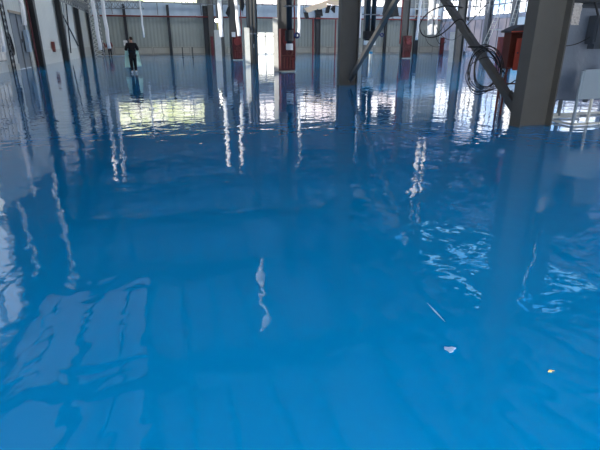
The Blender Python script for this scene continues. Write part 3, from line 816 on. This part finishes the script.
# ---------------------------------------------------------------- debris on the floor
p = at(450, 349, z=.004)
mb = MB(); pts = []
for k in range(9):
    a = 2*PI*k/9; R_ = .023*(1+.35*math.sin(3*a+1))
    pts.append((R_*1.2*math.cos(a), R_*math.sin(a), 0))
tag(mb.prism(pts, (0, 0, .004)).build('plastic_scrap', 'scrap', loc=(p.x, p.y, .001)), 'small white scrap lying on the blue floor in the foreground', 'scrap')
p = at(550, 371, z=.004)
tag(MB().prism([(-.012, 0, 0), (0, .007, .002), (.014, .003, 0), (.004, -.007, .001)], (0, 0, .004)).cyl((.012, 0, .002), (.02, -.006, .006), .0015, n=6).build('dry_leaf', 'yellow', loc=(p.x, p.y, .001)), 'tiny yellowish leaf on the blue floor, lower right', 'leaf')

p = at(427, 303, z=0); q_ = at(445, 322, z=0)
tag(MB().prism([(0, 0, 0), ((q_-p).x*.5+.006, (q_-p).y*.5, 0), ((q_-p).x, (q_-p).y, 0), ((q_-p).x*.5-.006, (q_-p).y*.5-.004, 0)], (0, 0, .002)).build('tape_sliver', 'scrap', loc=(p.x, p.y, .001)), 'thin pale sliver of tape on the blue floor behind the white scrap', 'tape')

# ---------------------------------------------------------------- people
def skin_mesh(name, verts, edges, radii, m, parent, root=0, sub=2):
    me = bpy.data.meshes.new(name); me.from_pydata([Vector(v) for v in verts], edges, []); me.update()
    o = bpy.data.objects.new(name, me); col.objects.link(o); o.parent = parent
    me.materials.append(M[m])
    sk = o.modifiers.new('skin', 'SKIN'); sk.use_smooth_shade = True
    if not me.skin_vertices: raise RuntimeError('no skin layer')
    for i, r_ in enumerate(radii):
        d = me.skin_vertices[0].data[i]; d.radius = (r_, r_) if not isinstance(r_, tuple) else r_
        d.use_root = (i == root)
    s = o.modifiers.new('sub', 'SUBSURF'); s.levels = sub; s.render_levels = sub
    return o

def person(loc, rz, label, top, bottom, shoe, scale=1., arms='hold', sheet=False, hairm='hair'):
    r = empty('person', loc, rz, label, 'person')
    r.scale = (scale,)*3
    V = []; E = []; R = []
    def add(p, rad, par=None):
        V.append(p); R.append(rad)
        if par is not None: E.append((par, len(V)-1))
        return len(V)-1
    pel = add((0, 0, .95), .13)
    wst = add((0, 0, 1.10), .115, pel); ch = add((0, .01, 1.32), .135, wst); sh = add((0, 0, 1.44), .10, ch)
    nk = add((0, .01, 1.53), .055, sh); hd = add((0, .03, 1.62), .082, nk); tp = add((0, .02, 1.71), .075, hd)
    hands = []
    for s in (-1, 1):
        hp = add((s*.09, 0, .90), .09, pel)
        kn = add((s*.10, .02+.03*s, .50), .056, hp); an = add((s*.10, -.01+.05*s, .10), .04, kn); to = add((s*.12, .14+.05*s, .045), .035, an)
        so = add((s*.19, 0, 1.42), .058, sh); el = add((s*.30, -.03, 1.14), .042, so)
        if arms == 'hold': wr_ = add((s*.22, .22, 1.22), .028, el); hn = add((s*.20, .30, 1.24), .034, wr_); fd = Vector((-s*.02, .035, .008))
        else: wr_ = add((s*.29, .08, .92), .028, el); hn = add((s*.29, .12, .83), .034, wr_); fd = Vector((0, .01, -.035))
        side = Vector((0, 0, .02)) if arms == 'hold' else Vector((0, .02, 0))
        hc = Vector(V[hn])
        for k, ln in enumerate((.85, 1.0, .95, .75)):
            b0_ = hc+side*(k-1.5)*1.0+fd*.6
            f1 = add(tuple(b0_), .010, hn); f2 = add(tuple(b0_+fd*ln), .009, f1); f3 = add(tuple(b0_+fd*ln*1.7+Vector((-s*.012, 0, -.008))), .008, f2)
        t1 = add(tuple(hc+side*1.6+Vector((-s*.02, 0, 0))), .011, hn); add(tuple(hc+side*2.0+fd*.8+Vector((-s*.03, 0, 0))), .009, t1)
    skin_mesh('body', V, E, R, 'skin', r)
    # face: nose, eyes, mouth, ears on the head, head turned left
    hx = empty('face', (0, 0, 0)) if False else None
    th = 1.2 if arms == 'hold' else 0
    c_ = Vector((0, .028, 1.64)); D = Vector((-math.sin(th), math.cos(th), 0)); S = Vector((math.cos(th), math.sin(th), 0)); Z = Vector((0, 0, 1))
    MB().cyl(c_+D*.075, c_+D*.115-Z*.02, .013, .018, 8).build('nose', 'skin', r, True)
    e = MB()
    for s in (-1, 1): e.cyl(c_+S*s*.032+D*.076+Z*.018, c_+S*s*.032+D*.09+Z*.018, .011, n=10)
    e.build('eyes', 'hair', r)
    MB().box(c_+D*.086-Z*.045, (.03, .03, .01)).build('mouth', 'maroon', r)
    e = MB()
    for s in (-1, 1): e.cyl(c_+S*s*.078, c_+S*s*.095, .026, .02, 10)
    e.build('ears', 'skin', r, True)
    hb = MB(); q = bmesh.ops.create_uvsphere(hb.b, u_segments=20, v_segments=14, radius=.108)
    for v in q['verts']:
        v.co = Vector((v.co.x*.92, v.co.y*1.0, v.co.z*1.05)); 
        if v.co.dot(D) > .03 and v.co.z < .06: v.co -= D*(v.co.dot(D)-.03)
        if v.co.z < -.05: v.co.z = -.05
        v.co += c_+Vector((0, 0, .035))-D*.015
    hb.build('hair', hairm, r, True)
    # clothes
    TV = [(0, 0, .72), (0, 0, .95), (0, 0, 1.12), (0, .01, 1.32), (0, 0, 1.43), (0, .01, 1.50)]; TE = [(i, i+1) for i in range(5)]
    TR = [.19, .19, .18, .19, .15, .07]
    for s in (-1, 1):
        n = len(TV); TV += [tuple((Vector((s*.20, 0, 1.41)))), (s*.30, -.03, 1.14), ((s*.235, .17, 1.20) if arms == 'hold' else (s*.295, .06, .95))]
        TR += [.10, .08, .06]; TE += [(4, n), (n, n+1), (n+1, n+2)]
    skin_mesh('jacket', TV, TE, TR, top, r, 1)
    LV = [(0, 0, .93)]; LE = []; LR = [.145]
    for s in (-1, 1):
        n = len(LV); LV += [(s*.09, 0, .84), (s*.10, .02+.03*s, .50), (s*.10, -.01+.05*s, .12)]; LR += [.115, .09, .07]
        LE += [(0, n), (n, n+1), (n+1, n+2)]
    skin_mesh('trousers', LV, LE, LR, bottom, r, 0)
    for s in (-1, 1):
        MB().box((s*.11, .06+.05*s, .055), (.10, .29, .10), bev=.03).build('shoe', shoe, r, True)
    return r
pm = at(134.5, 73, z=0)
man = person((pm.x, pm.y, 0), -math.atan2(pm.x, pm.y)+.1, 'person in black jacket and trousers carrying a pale green plastic sheet', 'blackcloth', 'blackcloth', 'shoe', 1.0)
def sheetfn(a, b):
    x = (-.40+.88*a)*(.72+.28*(1-b)); z = .24+1.06*b+.06*a*(1-b)
    y = .46+.05*math.sin(a*9)+.06*math.cos(a*PI*2)*(1-b)+.03*noise.noise(Vector((a*5, b*5, 0)))
    return (x, y+.05*(1-b), z), (0, 1, 0)
sm = MB().grid(sheetfn, 24, 18, .006).build('plastic_sheet', 'mint', smooth=True)
sm.location = man.location; sm.rotation_euler = man.rotation_euler
tag(sm, 'pale green plastic sheet held by the person in black', 'sheet')
tag(MB().box((0, 0, 0), (.2, .05, .26), bev=.02).build('white_card', 'white', loc=at(125.5, 43, u=pm.y+.25)), 'small white card at the left shoulder of the person in black', 'card')
bpy.data.objects['white_card'].parent = None
pw = at(113.5, 55.8, z=0)
person((pw.x, 62, 0), PI-.3, 'distant person in a reddish brown top and dark trousers near the far left corner', 'maroon', 'navy', 'blackcloth', 1.05, 'down')
p = at(101.8, 50, u=62)
person((p.x, 63.5, 0), PI, 'distant person in dark maroon behind the pair of hanging white tubes', 'maroon', 'navy', 'blackcloth', 1.0, 'down')

# dark green mat edge at far left floor
tag(MB().box((0, 0, .03), (4.2, 1.2, .06), bev=.02).build('floor_mat', 'panelgrey', loc=(at(117, 57, u=63.5).x, 64.5, 0)), 'low grey green slab on the floor behind the distant people', 'slab')

# ---------------------------------------------------------------- world and view
w = bpy.data.worlds.new('world'); sc.world = w; w.use_nodes = True
bg = w.node_tree.nodes['Background']; bg.inputs[0].default_value = (.75, .85, 1, 1); bg.inputs[1].default_value = 1.5
sd = bpy.data.lights.new('sun', 'SUN'); so_ = bpy.data.objects.new('sun', sd); col.objects.link(so_)
sd.energy = 6.0; sd.color = (1, .96, .9); sd.angle = .01
so_.rotation_euler = Vector((1, .8, -.45)).to_track_quat('-Z', 'Y').to_euler()
sc.view_settings.view_transform = 'Standard'; sc.view_settings.look = 'None'
sc.view_settings.exposure = 0.0; sc.view_settings.gamma = 1; sc.view_settings.use_curve_mapping = False
sc.cycles.use_denoising = True
sc.cycles.max_bounces = 10; sc.cycles.diffuse_bounces = 5; sc.cycles.glossy_bounces = 5
sc.cycles.sample_clamp_indirect = 6
